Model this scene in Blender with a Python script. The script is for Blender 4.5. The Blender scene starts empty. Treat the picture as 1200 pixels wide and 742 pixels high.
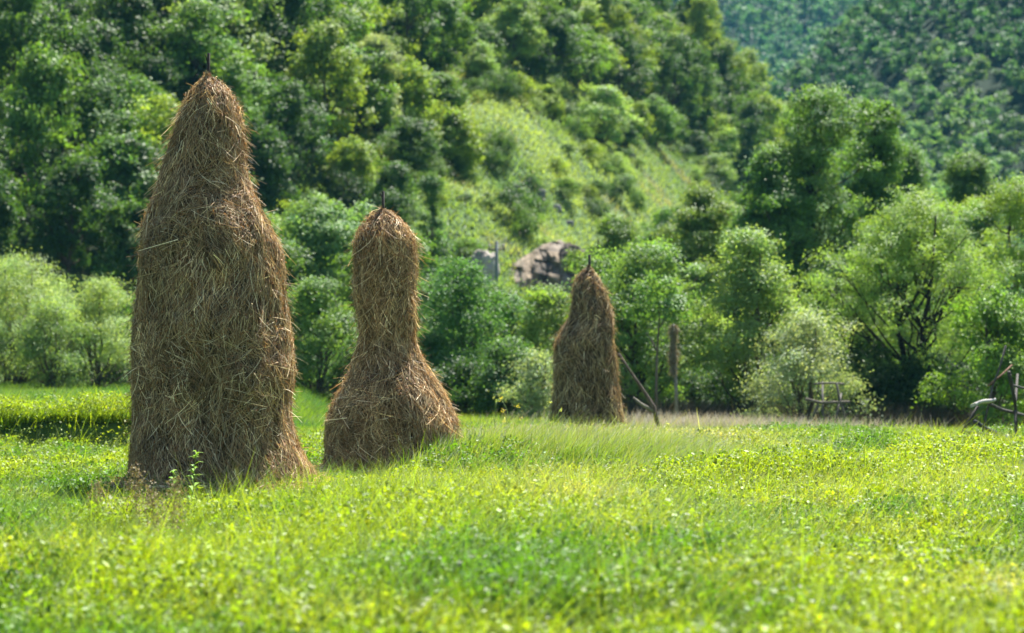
import bpy, math
import numpy as np
from mathutils import Vector

# ------------------------------------------------------------------ camera, light, exposure
S = bpy.context.scene
COL = S.collection
F, CX, HY = 2833.0, 600.0, 400.0         # focal length in pixels of the photograph, centre column, horizon row
CAM_H = 1.5
cam = bpy.data.cameras.new('camera'); camo = bpy.data.objects.new('camera', cam); COL.objects.link(camo)
cam.lens = 85; cam.sensor_width = 36; cam.clip_start = 0.1; cam.clip_end = 4000
camo.location = (0, 0, CAM_H)
camo.rotation_euler = (math.radians(90) + math.atan2(29, F), 0, 0)
cam.dof.use_dof = True; cam.dof.focus_distance = 25.2; cam.dof.aperture_fstop = 2.0
S.camera = camo

SUN_EL, SUN_AZ = math.radians(60), math.radians(26)      # azimuth clockwise from +Y (the view direction)
W = bpy.data.worlds.new('World'); S.world = W; W.use_nodes = True
wn = W.node_tree.nodes; bg = wn['Background']
sky = wn.new('ShaderNodeTexSky'); sky.sky_type = 'NISHITA'; sky.sun_disc = False
sky.sun_elevation = SUN_EL; sky.sun_rotation = SUN_AZ
W.node_tree.links.new(sky.outputs[0], bg.inputs[0]); bg.inputs[1].default_value = 0.055
sl = bpy.data.lights.new('sun', 'SUN'); sl.energy = 5.0; sl.angle = math.radians(0.5); sl.color = (1, .95, .86)
so = bpy.data.objects.new('sun', sl); COL.objects.link(so)
sd = Vector((math.sin(SUN_AZ) * math.cos(SUN_EL), math.cos(SUN_AZ) * math.cos(SUN_EL), math.sin(SUN_EL)))
so.rotation_euler = sd.to_track_quat('Z', 'Y').to_euler(); so.location = (0, 0, 30)
S.view_settings.view_transform = 'Standard'; S.view_settings.look = 'None'
S.view_settings.exposure = 1.6; S.view_settings.gamma = 1
S.cycles.max_bounces = 6; S.cycles.diffuse_bounces = 2; S.cycles.transmission_bounces = 2; S.cycles.glossy_bounces = 2
S.cycles.volume_bounces = 0; S.cycles.use_denoising = True

# ------------------------------------------------------------------ helpers
def at(px, py, y):
    return np.array([(px - CX) / F * y, y, CAM_H + (HY - py) / F * y])
def sm(t):
    t = np.clip(t, 0, 1); return t * t * (3 - 2 * t)
_R = np.random.RandomState(7)
_T = _R.rand(65536)
def _h(i, j, k=0):
    return _T[(i * 7349 + j * 19163 + k * 28411 + (i * j) % 977) & 65535]
def vn(x, y, z=None):
    x = np.asarray(x, float); y = np.asarray(y, float)
    z = np.zeros_like(x) if z is None else np.asarray(z, float)
    i, j, k = np.floor(x).astype(np.int64), np.floor(y).astype(np.int64), np.floor(z).astype(np.int64)
    u, v, w = x - i, y - j, z - k
    u, v, w = u * u * (3 - 2 * u), v * v * (3 - 2 * v), w * w * (3 - 2 * w)
    def L(kk):
        a = _h(i, j, kk) * (1 - u) + _h(i + 1, j, kk) * u
        b = _h(i, j + 1, kk) * (1 - u) + _h(i + 1, j + 1, kk) * u
        return a * (1 - v) + b * v
    return L(k) * (1 - w) + L(k + 1) * w            # 0..1
def fbm(x, y, z=None, o=3):
    s = 0; a = .5
    for q in range(o):
        f = 2 ** q
        s = s + a * vn(np.asarray(x) * f + 17 * q, np.asarray(y) * f + 5 * q, None if z is None else np.asarray(z) * f)
        a *= .5
    return s / (1 - .5 ** o)

class MB:
    """collects quads: vertices, colours, material index"""
    def __init__(s): s.v = []; s.c = []; s.f = []; s.m = []; s.n = 0
    def add(s, v, f, c, mi=0):
        v = np.asarray(v, np.float32).reshape(-1, 3); f = np.asarray(f, np.int64).reshape(-1, 4)
        c = np.broadcast_to(np.asarray(c, np.float32), (len(v), 3))
        s.v.append(v); s.c.append(c); s.f.append(f + s.n); s.m.append(np.full(len(f), mi)); s.n += len(v)
    def mesh(s, name, mats, smooth=False):
        v = np.concatenate(s.v); f = np.concatenate(s.f); c = np.concatenate(s.c); m = np.concatenate(s.m)
        me = bpy.data.meshes.new(name)
        me.vertices.add(len(v)); me.vertices.foreach_set('co', v.ravel())
        me.loops.add(len(f) * 4); me.loops.foreach_set('vertex_index', f.ravel().astype(np.int32))
        me.polygons.add(len(f)); me.polygons.foreach_set('loop_start', np.arange(0, len(f) * 4, 4, dtype=np.int32))
        me.polygons.foreach_set('material_index', m.astype(np.int32))
        if smooth: me.polygons.foreach_set('use_smooth', np.ones(len(f), bool))
        a = me.color_attributes.new('Col', 'FLOAT_COLOR', 'POINT')
        a.data.foreach_set('color', np.hstack([c, np.ones((len(c), 1), np.float32)]).astype(np.float32).ravel())
        for q in (mats if isinstance(mats, (list, tuple)) else [mats]): me.materials.append(q)
        me.update(); return me
def nrm(a): return a / np.maximum(np.linalg.norm(a, axis=-1, keepdims=True), 1e-9)
def grid_faces(nu, nv, wrap=False):
    i = np.arange(nu if wrap else nu - 1)[:, None]; j = np.arange(nv - 1)[None, :]
    i2 = (i + 1) % nu
    return np.stack([i * nv + j, i2 * nv + j, i2 * nv + j + 1, i * nv + j + 1], -1).reshape(-1, 4)
def tube(mb, pts, rad, c, n=7, mi=0):
    pts = np.asarray(pts, float); rad = np.asarray(rad, float)
    t = nrm(np.gradient(pts, axis=0))
    ref = np.array([0, 1, 0.]) if abs(t[0][1]) < .9 else np.array([1, 0, 0.])
    u = nrm(np.cross(t, ref)); w = np.cross(t, u)
    pts = np.vstack([pts[:1], pts, pts[-1:]]); u = np.vstack([u[:1], u, u[-1:]]); w = np.vstack([w[:1], w, w[-1:]])
    rad = np.concatenate([[rad[0] * .02], rad, [rad[-1] * .02]])
    th = np.linspace(0, 2 * np.pi, n, endpoint=False)
    V = pts[None] + rad[None, :, None] * (np.cos(th)[:, None, None] * u[None] + np.sin(th)[:, None, None] * w[None])
    mb.add(V, grid_faces(n, len(pts), True), c, mi)
def wob(a, b, n, amp, rng, sag=0):
    a = np.asarray(a, float); b = np.asarray(b, float)
    t = np.linspace(0, 1, n)[:, None]
    p = a + (b - a) * t
    off = rng.normal(0, 1, (n, 3)) * amp; off[0] = 0; off[-1] = 0
    p = p + off; p[:, 2] -= sag * 4 * (t[:, 0] * (1 - t[:, 0])); return p
def leaves(mb, P, N, L, Wd, c, rng, U=None, mi=0):
    """one rhombus leaf per point"""
    n = len(P); N = nrm(N)
    if U is None: U = rng.normal(0, 1, (n, 3))
    U = nrm(U - (U * N).sum(1, keepdims=True) * N); V = np.cross(N, U)
    L = np.broadcast_to(np.asarray(L, float), (n,))[:, None]; Wd = np.broadcast_to(np.asarray(Wd, float), (n,))[:, None]
    v = np.stack([P - U * L * .5, P + V * Wd * .5 - U * L * .08, P + U * L * .5, P - V * Wd * .5 - U * L * .08], 1)
    c = np.broadcast_to(np.asarray(c, float), (n, 3))
    mb.add(v, np.arange(n * 4).reshape(n, 4), np.repeat(c, 4, 0), mi)
def ribbons(mb, P, D, L, Wd, bend, c, rng, seg=3, side=None, tip=.15, mi=0, tipc=None):
    """curved strips: start P, direction D, length L, end displaced by bend (n,3)"""
    n = len(P); D = nrm(D)
    if side is None: side = np.cross(D, rng.normal(0, 1, (n, 3)))
    side = nrm(side)
    L = np.broadcast_to(np.asarray(L, float), (n,)); Wd = np.broadcast_to(np.asarray(Wd, float), (n,))
    rows = []
    for q in range(seg + 1):
        t = q / seg
        ctr = P + D * (L * t)[:, None] + bend * (t * t)
        w = Wd * (1 - (1 - tip) * t ** 1.5) * .5
        rows += [ctr - side * w[:, None], ctr + side * w[:, None]]
    v = np.stack(rows, 1); m = 2 * (seg + 1)
    f = np.array([[2 * q, 2 * q + 1, 2 * q + 3, 2 * q + 2] for q in range(seg)])
    f = (np.arange(n) * m)[:, None, None] + f[None]
    c = np.broadcast_to(np.asarray(c, float), (n, 3))
    cc = np.repeat(c[:, None], m, 1)
    if tipc is not None:
        tt = (np.arange(m) // 2 / seg)[None, :, None] ** 2
        cc = cc * (1 - tt) + np.asarray(tipc)[None, None] * tt
    mb.add(v, f, cc.reshape(-1, 3), mi)
def vary(c, n, rng, a=.25, h=.12):
    c = np.asarray(c, float)
    return np.clip(c[None] * (1 + rng.uniform(-a, a, (n, 1))) * (1 + rng.uniform(-h, h, (n, 3))), 0.003, .9)

def link(name, me, parent=None, loc=None, rz=0):
    o = bpy.data.objects.new(name, me); COL.objects.link(o)
    if parent: o.parent = parent
    if loc is not None: o.location = loc
    o.rotation_euler.z = rz
    return o
def tag(o, label=None, cat=None, group=None, kind=None):
    if label: o['label'] = label
    if cat: o['category'] = cat
    if group: o['group'] = group
    if kind: o['kind'] = kind
    return o

# ------------------------------------------------------------------ materials
def mat(name):
    m = bpy.data.materials.new(name); m.use_nodes = True
    nt = m.node_tree; p = nt.nodes['Principled BSDF']; return m, nt, p
def leaf_mat(name, trans=.45, rough=.5, spec=.35, tint=(1.25, 1.15, .45)):
    m, nt, p = mat(name); N = nt.nodes; Lk = nt.links
    a = N.new('ShaderNodeAttribute'); a.attribute_name = 'Col'
    oi = N.new('ShaderNodeObjectInfo')
    mx = N.new('ShaderNodeMix'); mx.data_type = 'RGBA'; mx.blend_type = 'MULTIPLY'; mx.inputs[0].default_value = 1
    Lk.new(a.outputs['Color'], mx.inputs[6]); Lk.new(oi.outputs['Color'], mx.inputs[7])
    Lk.new(mx.outputs[2], p.inputs['Base Color'])
    p.inputs['Roughness'].default_value = rough; p.inputs['Specular IOR Level'].default_value = spec
    t2 = N.new('ShaderNodeMix'); t2.data_type = 'RGBA'; t2.blend_type = 'MULTIPLY'; t2.inputs[0].default_value = 1
    Lk.new(mx.outputs[2], t2.inputs[6]); t2.inputs[7].default_value = (tint[0] * trans, tint[1] * trans, tint[2] * trans, 1)
    t2.clamp_result = False
    tr = N.new('ShaderNodeBsdfTranslucent'); Lk.new(t2.outputs[2], tr.inputs[0])
    ms = N.new('ShaderNodeAddShader')                 # reflects and lets light through: both together stay far below 1
    Lk.new(p.outputs[0], ms.inputs[0]); Lk.new(tr.outputs[0], ms.inputs[1])
    Lk.new(ms.outputs[0], N['Material Output'].inputs[0]); return m
M_LEAF = leaf_mat('tree_leaf', .9, .6, .22, (1.25, 1.15, .45))
M_GRASS = leaf_mat('grass_leaf', .95, .58, .3, (1.3, 1.15, .35))
M_HAY = leaf_mat('hay_stalk', .35, .6, .25, (1.1, .95, .65))
def solid_mat(name, scale=8, amt=.5, rough=.85, bump=.3, stretch=(1, 1, 1)):
    """vertex colour broken up by noise"""
    m, nt, p = mat(name); N = nt.nodes; Lk = nt.links
    a = N.new('ShaderNodeAttribute'); a.attribute_name = 'Col'
    tc = N.new('ShaderNodeTexCoord'); mp = N.new('ShaderNodeMapping'); mp.inputs['Scale'].default_value = stretch
    nz = N.new('ShaderNodeTexNoise'); nz.inputs['Scale'].default_value = scale; nz.inputs['Detail'].default_value = 6
    Lk.new(tc.outputs['Object'], mp.inputs[0]); Lk.new(mp.outputs[0], nz.inputs[0])
    rp = N.new('ShaderNodeMapRange'); rp.inputs['From Min'].default_value = .3; rp.inputs['From Max'].default_value = .7
    rp.inputs['To Min'].default_value = 1 - amt; rp.inputs['To Max'].default_value = 1 + amt
    Lk.new(nz.outputs[0], rp.inputs[0])
    mx = N.new('ShaderNodeVectorMath'); mx.operation = 'SCALE'
    Lk.new(a.outputs['Color'], mx.inputs[0]); Lk.new(rp.outputs[0], mx.inputs['Scale'])
    Lk.new(mx.outputs[0], p.inputs['Base Color'])
    p.inputs['Roughness'].default_value = rough; p.inputs['Specular IOR Level'].default_value = .2
    b = N.new('ShaderNodeBump'); b.inputs['Strength'].default_value = bump; b.inputs['Distance'].default_value = .05
    Lk.new(nz.outputs[0], b.inputs['Height']); Lk.new(b.outputs[0], p.inputs['Normal'])
    return m
M_GROUND = solid_mat('soil_and_turf', 3, .35, .95)
M_BARK = solid_mat('bark', 6, .45, .9, .6, (3, 3, .6))
M_ROCK = solid_mat('rock', 1.3, .5, .9, .8, (1, 1, .6))
M_WOOD = solid_mat('weathered_wood', 10, .4, .8, .5, (4, 4, 1))
M_HAYCORE = solid_mat('packed_hay', 22, .6, 1, 1)
M_CONCRETE = solid_mat('pole_concrete', 4, .12, .8, .1)

# ------------------------------------------------------------------ terrain
def hump(x, y):
    return np.exp(-(((x - .55) / 2.2) ** 2 + ((y - 29.2) / 3.0) ** 2) ** 2)
def field_z(x, y):
    z = .06 * (fbm(x * .35, y * .35) - .5) * 2
    z = z + .52 * sm((y - 36.9 - .6 * (vn(x * .7, x * .3) - .5)) / .45) * 1.15 * sm((-4.0 - x) / 1.4)
    z = z - .28 * sm((y - 44) / 16) * sm((x - 1) / 6)
    z = z + (.04 + .14 * vn(x * 1.1 + 5, y * 1.1)) * hump(x, y) - .13 - .27 * sm((y - 25) / 18) - .1 * sm((y - 45) / 15)
    z = z + .20 * np.tanh((x + 1.35) / .4) * np.exp(-((x + 1.2) / 1.5) ** 2 - ((y - 27.4) / 1.5) ** 2)
    return z * sm((140 - y) / 40)
def near_hill(x, y):
    b = np.where(x > 0, -1.0 * x, -.3 * x)
    ye = np.where(y < 220, y, 440 - y)
    h = .35 * (ye - 95) + b
    h = np.log1p(np.exp(np.clip(h / 2.2, -30, 30))) * 2.2
    h = h + (h > .3) * np.minimum(h / 4, 1) * (fbm(x * .09 + 3, y * .09) - .5) * 4.2
    return np.maximum(h, 0)
def far_hills(x, y):
    zb = np.maximum(36 + .75 * (x - 39.6), 0) * sm((y - 225) / 130) - .2 * np.maximum(y - 355, 0)
    zb = zb + (zb > 1) * (fbm(x * .03, y * .03 + 9) - .5) * 9
    za = np.maximum(y - 450, 0) * .36 + np.minimum(np.maximum(y - 450, 0) / 60, 1) * (fbm(x * .012, y * .012) - .5) * 34
    return np.maximum(np.maximum(zb, za), 0)
def ground_z(x, y):
    x = np.asarray(x, float); y = np.asarray(y, float)
    return field_z(x, y) + np.maximum(near_hill(x, y), far_hills(x, y))
def gz(x, y): return float(ground_z(np.array([x]), np.array([y]))[0])
def proj(x, y, z): return CX + F * x / y, HY - F * (z - CAM_H) / y

def sheet(name, ys, label, colfn, nu=200):
    u = np.linspace(-1, 1, nu); ys = np.asarray(ys, float)
    Y = np.broadcast_to(ys[None, :], (nu, len(ys))); X = u[:, None] * (25 + .7 * np.maximum(Y, 0))
    Z = ground_z(X, Y)
    mb = MB(); mb.add(np.stack([X, Y, Z], -1), grid_faces(nu, len(ys)), colfn(X.ravel(), Y.ravel(), Z.ravel()))
    o = link(name, mb.mesh(name, M_GROUND, True)); o['kind'] = 'structure'; o['label'] = label; return o
def mixc(a, b, t): t = t[:, None]; return np.asarray(a)[None] * (1 - t) + np.asarray(b)[None] * t
def c_field(x, y, z):
    t = fbm(x * .5, y * .5)
    c = mixc((.035, .075, .012), (.07, .11, .02), sm((t - .35) * 3))
    return c
def c_hill(x, y, z):
    t = fbm(x * .12, y * .12 + 40)
    c = mixc((.055, .11, .025), (.10, .16, .045), sm((t - .35) * 3.5))
    d = sm((fbm(x * .3 + 50, y * .3) - .62) * 8)
    return c * (1 - d[:, None] * .4) + d[:, None] * .4 * np.array([.13, .115, .08])
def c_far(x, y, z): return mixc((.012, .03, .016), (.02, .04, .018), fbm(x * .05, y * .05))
ys1 = np.concatenate([np.linspace(-40, 8, 13), np.linspace(9, 74, 260)])
sheet('field', ys1, 'bright green meadow floor round the haystacks', c_field, 220)
ys2 = np.concatenate([np.linspace(74, 240, 160)])
sheet('hillside', ys2, 'grassy hillside rising behind the tree line', c_hill, 260)
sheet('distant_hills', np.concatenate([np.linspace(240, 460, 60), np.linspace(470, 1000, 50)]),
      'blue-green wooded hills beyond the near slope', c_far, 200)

# ------------------------------------------------------------------ trees
def lobe_cloud(rng, lobes, n, sprays, spray_r, up=.25, flat=.8):
    """points and outward normals clustered in small sprays on the skin of each lobe"""
    P = []; N = []; T = []
    w = lobes[:, 3] ** 2; w = w / w.sum()
    for (x, y, z, r), ww in zip(lobes, w):
        k = max(4, int(sprays * ww)); m = max(20, int(n * ww))
        d = nrm(rng.normal(0, 1, (k, 3)) + [0, 0, up])
        keep = d[:, 2] > -.75; d = d[keep]; k = len(d)
        rr = r * rng.uniform(.62, 1.1, k)
        ctr = np.array([x, y, z]) + d * rr[:, None] * [1, 1, flat]
        sr = spray_r * rng.uniform(.35, 1.5, k); wt = sr ** 1.3 * rng.uniform(.3, 1.6, k)
        idx = rng.choice(k, m, p=wt / wt.sum()); T.append((rng.uniform(.72, 1.3, k) * rng.uniform(.85, 1.15))[idx])
        off = rng.normal(0, .5, (m, 3)) * sr[idx][:, None] * [1, 1, .6]
        P.append(ctr[idx] + off); N.append(d[idx] * .9 + rng.normal(0, .55, (m, 3)) + [0, 0, .35])
    return np.vstack(P), np.vstack(N), np.concatenate(T)
def make_lobes(rng, H, Wd, z0, k, shape='round'):
    L = []
    for q in range(k):
        t = (q + rng.uniform(0, 1)) / k
        if shape == 'tall': prof = (1 - .62 * t) * (.5 + .5 * min(1, t * 4))
        elif shape == 'cone': prof = (1 - t) * .95 + .08
        elif shape == 'bush': prof = math.sqrt(max(0, 1 - t ** 2.2))
        else: prof = math.sqrt(max(.04, 1 - (2 * t - .85) ** 2))
        a = rng.uniform(0, 2 * math.pi); r = Wd * .5
        lr = r * rng.uniform(.16, .42) * (1 if shape not in ('cone', 'tall') else max(.35, 1 - t) if shape == 'cone' else .98 * (1 - .35 * t))
        rad = max(0, prof * r * rng.uniform(.8, 1.12) - lr * .75) * math.sqrt(rng.uniform(.25, 1))
        z = z0 + lr * .6 + (H - z0 - lr * 1.5) * t
        L.append((rad * math.cos(a), rad * math.sin(a), z, lr))
    for q in range(k // 7):                    # a few limbs reach beyond the rest
        a = rng.uniform(0, 6.28); t = rng.uniform(.25, .9); rr = Wd * .5 * (1.02 - .5 * t); L.append((rr * math.cos(a), rr * math.sin(a), z0 + (H - z0) * t, Wd * rng.uniform(.07, .12)))
    L.append((0, 0, H - Wd * .17, Wd * .17) if shape != 'cone' else (0, 0, H - Wd * .1, Wd * .1))
    return np.array(L)
def tree_mesh(name, seed, H, Wd, shape, nleaf, ll, col, z0=None, lobes=None, k=26, aspect=.55, droop=0, spray=.28,
              stems=1, trunk_r=None, bark=(.09, .075, .06), nspray=None, light=None):
    rng = np.random.RandomState(seed)
    if z0 is None: z0 = H * .12
    if lobes is None: lobes = make_lobes(rng, H, Wd, z0, k, shape)
    P, N, T = lobe_cloud(rng, lobes, nleaf, nspray or nleaf // 60, spray)
    P[:, 2] = np.maximum(P[:, 2], .03)
    c = vary(col, len(P), rng, .2, .1) * T[:, None]
    pt = sm((fbm(P[:, 0] * .9, P[:, 1] * .9, P[:, 2] * .9) - .4) * 4)[:, None]     # some branches carry younger leaves
    c = c * (1 - .35 * pt) + .35 * pt * np.asarray(light if light is not None else np.array(col) * [1.5, 1.25, 1.1])
    mb = MB()
    U = rng.normal(0, 1, P.shape) + [0, 0, -droop]
    leaves(mb, P, N, ll * rng.uniform(.6, 1.3, len(P)), ll * aspect * rng.uniform(.7, 1.2, len(P)), c, rng, U)
    crown = mb.mesh(name + '_crown', M_LEAF)
    tb = MB(); tr = trunk_r or H * .018
    for s in range(stems):
        a = rng.uniform(0, 6.28); lean = (0 if stems == 1 else Wd * .16)
        base = np.array([math.cos(a), math.sin(a), 0]) * tr * (1.2 if stems > 1 else 0) + [0, 0, -.25]
        top = np.array([math.cos(a) * lean, math.sin(a) * lean, H * .86])
        path = wob(base, top, 9, H * .012, rng); 
        tube(tb, path, np.linspace(tr, tr * .18, 9), bark, 8)
        for (x, y, z, r) in lobes[s::stems]:
            q = min(7, max(1, int(9 * max(0.05, (z - r * .6 - Wd * .18) / (H * .86)))))
            st = path[q]; e = np.array([x, y, z])
            lr = tr * (1 - q / 11) * .5
            br = wob(st, e, 6, r * .09, rng, .04 * np.linalg.norm(e - st))
            tube(tb, br, np.linspace(lr, lr * .25, 6), bark, 5)
            for _ in range(2):
                d = nrm(rng.normal(0, 1, 3) + [0, 0, .5]) * r * .85
                tube(tb, wob(br[4], e + d, 4, r * .04, rng), np.linspace(lr * .35, lr * .1, 4), bark, 4)
    return crown, tb.mesh(name + '_trunk', M_BARK, True)
def put_tree(name, cm, tm, x, y, label, cat, group=None, rz=0, s=1.0, color=None, z=None, sz=None):
    o = link(name, None, None, (x, y, gz(x, y) if z is None else z), rz)
    o.scale = (s, s * (1 if sz is None else .8 + .4 * (rz % 1)), sz or s)
    if sz: o.rotation_euler.x = .09 * math.sin(rz * 7); o.rotation_euler.y = .09 * math.cos(rz * 5)
    tag(o, label, cat, group)
    c = link('crown', cm, o); t = link('trunk', tm, o)
    if color is not None: c.color = (*color, 1)
    return o

# --- the tree line: each tree its own mesh.  (name, px, top py, width px, distance, shape, colour, label, options)
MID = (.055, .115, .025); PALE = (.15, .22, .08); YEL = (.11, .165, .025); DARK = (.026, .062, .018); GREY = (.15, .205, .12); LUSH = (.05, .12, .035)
LINE = [
 ('willow_tree', 22, 292, 175, 63, 'round', PALE, 'broad pale willow at the far left edge of the tree line', dict(z0=.2, droop=1.5, aspect=.28, stems=3)),
 ('willow_tree', 118, 322, 100, 61, 'round', PALE, 'small round pale willow just left of the tallest haystack', dict(z0=.15, droop=1.5, aspect=.28, stems=3)),
 ('willow_tree', 60, 350, 90, 59.5, 'round', (.09, .15, .05), 'low willow bush in front of the broad pale willow', dict(z0=.1, droop=1, aspect=.3, stems=4)),
 ('broadleaf_tree', 372, 226, 150, 76, 'round', (.09, .17, .065), 'soft pale green tree rising between the tallest haystack and the bulb-topped one', {}),
 ('bushy_tree', 372, 322, 105, 62, 'bush', (.08, .15, .04), 'rounded bushy tree filling the gap between the two front haystacks', dict(z0=.1, stems=3)),
 ('broadleaf_tree', 290, 240, 140, 74, 'round', MID, 'green tree mostly hidden behind the tallest haystack', {}),
 ('broadleaf_tree', 540, 300, 135, 63, 'round', LUSH, 'tall green tree just right of the bulb-topped haystack', dict(z0=.3, k=32)),
 ('broadleaf_tree', 452, 262, 130, 72, 'round', MID, 'green tree directly behind the bulb-topped haystack', {}),
 ('slender_tree', 440, 40, 62, 119, 'tall', (.15, .20, .11), 'slim pale tree standing out on the slope above the bulb-topped haystack', dict(z0=.6, k=34)),
 ('conical_tree', 504, 204, 78, 92, 'cone', (.05, .105, .035), 'slim dark conical tree above and right of the bulb-topped haystack', dict(z0=.4)),
 ('bushy_tree', 596, 392, 92, 60, 'bush', (.045, .10, .03), 'dark low bush left of the farthest haystack', dict(z0=.08, stems=3)),
 ('bushy_tree', 640, 332, 110, 68, 'bush', (.10, .165, .04), 'yellowish bushy tree whose top shows left of the farthest haystack', dict(z0=.1, stems=3)),
 ('shrub', 630, 408, 62, 57, 'bush', GREY, 'pale grey-green shrub touching the left side of the farthest haystack', dict(z0=.05, stems=4)),
 ('bushy_tree', 585, 330, 100, 72, 'bush', (.085, .15, .05), 'light bushy tree below the grey utility pole', dict(z0=.1, stems=3)),
 ('broadleaf_tree', 758, 272, 150, 60, 'round', (.085, .155, .045), 'large light green tree right of the farthest haystack with slender visible trunks', dict(z0=.5, k=34, stems=2)),
 ('broadleaf_tree', 700, 300, 100, 70, 'round', (.075, .14, .04), 'green tree behind the tip of the farthest haystack', {}),
 ('broadleaf_tree', 876, 264, 118, 60, 'round', (.13, .205, .07), 'rounded pale-topped tree with forked trunk in the middle of the right tree line', dict(z0=.6, k=32, stems=2)),
 ('broadleaf_tree', 822, 214, 100, 86, 'round', (.10, .16, .045), 'yellow-green round tree at the foot of the grassy slope', {}),
 ('tall_tree', 955, 92, 158, 80, 'tall', (.07, .14, .035), 'tallest dark tree with a tower-like crown rising above the right tree line', dict(z0=1.0, k=85, spray=.34, trunk_r=.17, bark=(.035, .03, .025))),
 ('tall_tree', 1024, 112, 100, 82, 'tall', (.065, .135, .033), 'second tall dark tree, narrower, joined to the tallest one on its right', dict(z0=1.0, k=80, trunk_r=.13, bark=(.035, .03, .025))),
 ('broadleaf_tree', 905, 170, 120, 79, 'round', (.055, .12, .028), 'dark spreading tree at the left foot of the tallest tree', dict(k=40)),
 ('bushy_tree', 945, 362, 120, 57, 'bush', GREY, 'silvery grey-green bushy tree behind the weathered wooden rack', dict(z0=.1, stems=4, spray=.35)),
 ('willow_tree', 1072, 214, 235, 61, 'round', (.105, .18, .045), 'huge willow with dark forked trunk left of the broken hay rack', dict(z0=.8, droop=1, aspect=.35, k=56, stems=2, trunk_r=.11, bark=(.035, .03, .025))),
 ('willow_tree', 1190, 204, 130, 66, 'round', (.115, .19, .04), 'bright willow cut by the right edge of the photo', dict(z0=.5, droop=1, aspect=.35, k=24)),
 ('bushy_tree', 1166, 338, 120, 56.5, 'bush', (.075, .15, .025), 'vivid green bushy tree behind the broken hay rack', dict(z0=.1, stems=3)),
 ('broadleaf_tree', 1055, 165, 110, 92, 'round', (.045, .10, .025), 'dark round tree behind the crown of the huge willow', {}),
 ('broadleaf_tree', 1135, 178, 110, 96, 'round', (.06, .12, .03), 'mid green tree showing above the bright willow on the right', {}),
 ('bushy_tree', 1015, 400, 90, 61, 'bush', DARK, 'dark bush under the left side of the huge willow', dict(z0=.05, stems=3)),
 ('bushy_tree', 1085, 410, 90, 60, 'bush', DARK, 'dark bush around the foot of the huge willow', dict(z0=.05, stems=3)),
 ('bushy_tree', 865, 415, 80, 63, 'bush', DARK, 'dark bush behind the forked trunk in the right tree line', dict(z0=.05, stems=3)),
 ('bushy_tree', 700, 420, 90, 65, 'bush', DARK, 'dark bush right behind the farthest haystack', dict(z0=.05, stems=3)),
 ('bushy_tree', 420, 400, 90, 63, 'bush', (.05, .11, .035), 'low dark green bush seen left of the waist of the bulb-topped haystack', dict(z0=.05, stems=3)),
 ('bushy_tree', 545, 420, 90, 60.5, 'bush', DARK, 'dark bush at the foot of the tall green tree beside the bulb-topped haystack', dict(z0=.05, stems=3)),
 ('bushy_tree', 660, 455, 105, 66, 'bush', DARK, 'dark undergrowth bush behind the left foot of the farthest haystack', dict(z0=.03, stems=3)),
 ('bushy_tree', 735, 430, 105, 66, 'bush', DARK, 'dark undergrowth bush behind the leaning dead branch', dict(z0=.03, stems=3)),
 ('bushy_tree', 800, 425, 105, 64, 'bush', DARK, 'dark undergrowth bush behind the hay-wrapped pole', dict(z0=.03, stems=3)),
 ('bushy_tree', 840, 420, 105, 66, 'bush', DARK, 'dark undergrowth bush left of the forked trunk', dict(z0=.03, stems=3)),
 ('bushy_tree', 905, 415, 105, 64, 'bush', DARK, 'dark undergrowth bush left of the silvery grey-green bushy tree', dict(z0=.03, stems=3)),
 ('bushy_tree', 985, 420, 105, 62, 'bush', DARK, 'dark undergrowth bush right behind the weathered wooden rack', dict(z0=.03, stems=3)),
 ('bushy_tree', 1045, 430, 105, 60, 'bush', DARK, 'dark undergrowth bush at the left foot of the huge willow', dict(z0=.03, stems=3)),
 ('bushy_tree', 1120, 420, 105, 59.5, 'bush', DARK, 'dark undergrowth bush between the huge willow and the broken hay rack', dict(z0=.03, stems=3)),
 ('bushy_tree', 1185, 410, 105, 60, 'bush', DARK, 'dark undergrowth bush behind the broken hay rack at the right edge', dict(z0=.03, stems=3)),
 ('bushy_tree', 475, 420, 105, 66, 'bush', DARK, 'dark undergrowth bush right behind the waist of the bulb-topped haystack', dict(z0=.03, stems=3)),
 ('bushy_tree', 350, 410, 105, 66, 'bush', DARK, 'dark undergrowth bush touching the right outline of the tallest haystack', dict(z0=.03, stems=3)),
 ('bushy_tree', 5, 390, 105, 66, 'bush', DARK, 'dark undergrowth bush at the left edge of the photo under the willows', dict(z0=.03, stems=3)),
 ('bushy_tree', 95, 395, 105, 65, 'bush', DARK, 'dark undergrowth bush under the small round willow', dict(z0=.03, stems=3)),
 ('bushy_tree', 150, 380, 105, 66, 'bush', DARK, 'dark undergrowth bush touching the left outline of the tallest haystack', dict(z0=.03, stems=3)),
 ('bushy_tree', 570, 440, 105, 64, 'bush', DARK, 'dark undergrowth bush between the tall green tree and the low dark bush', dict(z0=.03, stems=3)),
 ('bushy_tree', 615, 358, 95, 78, 'bush', (.08, .14, .04), 'light green bushy tree below the rock face', dict(z0=.03, stems=3)),
 ('bushy_tree', 665, 362, 95, 80, 'bush', (.08, .14, .04), 'light green bushy tree below the rock face, its tip behind the farthest haystack', dict(z0=.03, stems=3)),
 ('bushy_tree', 540, 330, 95, 84, 'bush', (.08, .14, .04), 'light green bushy tree below and left of the utility pole', dict(z0=.03, stems=3)),
 ('bushy_tree', 720, 250, 95, 88, 'bush', (.08, .14, .04), 'light green bushy tree left of the yellow-green round tree', dict(z0=.03, stems=3)),
 ('bushy_tree', 200, 320, 130, 64, 'bush', MID, 'green bush mostly hidden behind the tallest haystack', dict(z0=.05, stems=3)),
]
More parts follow.
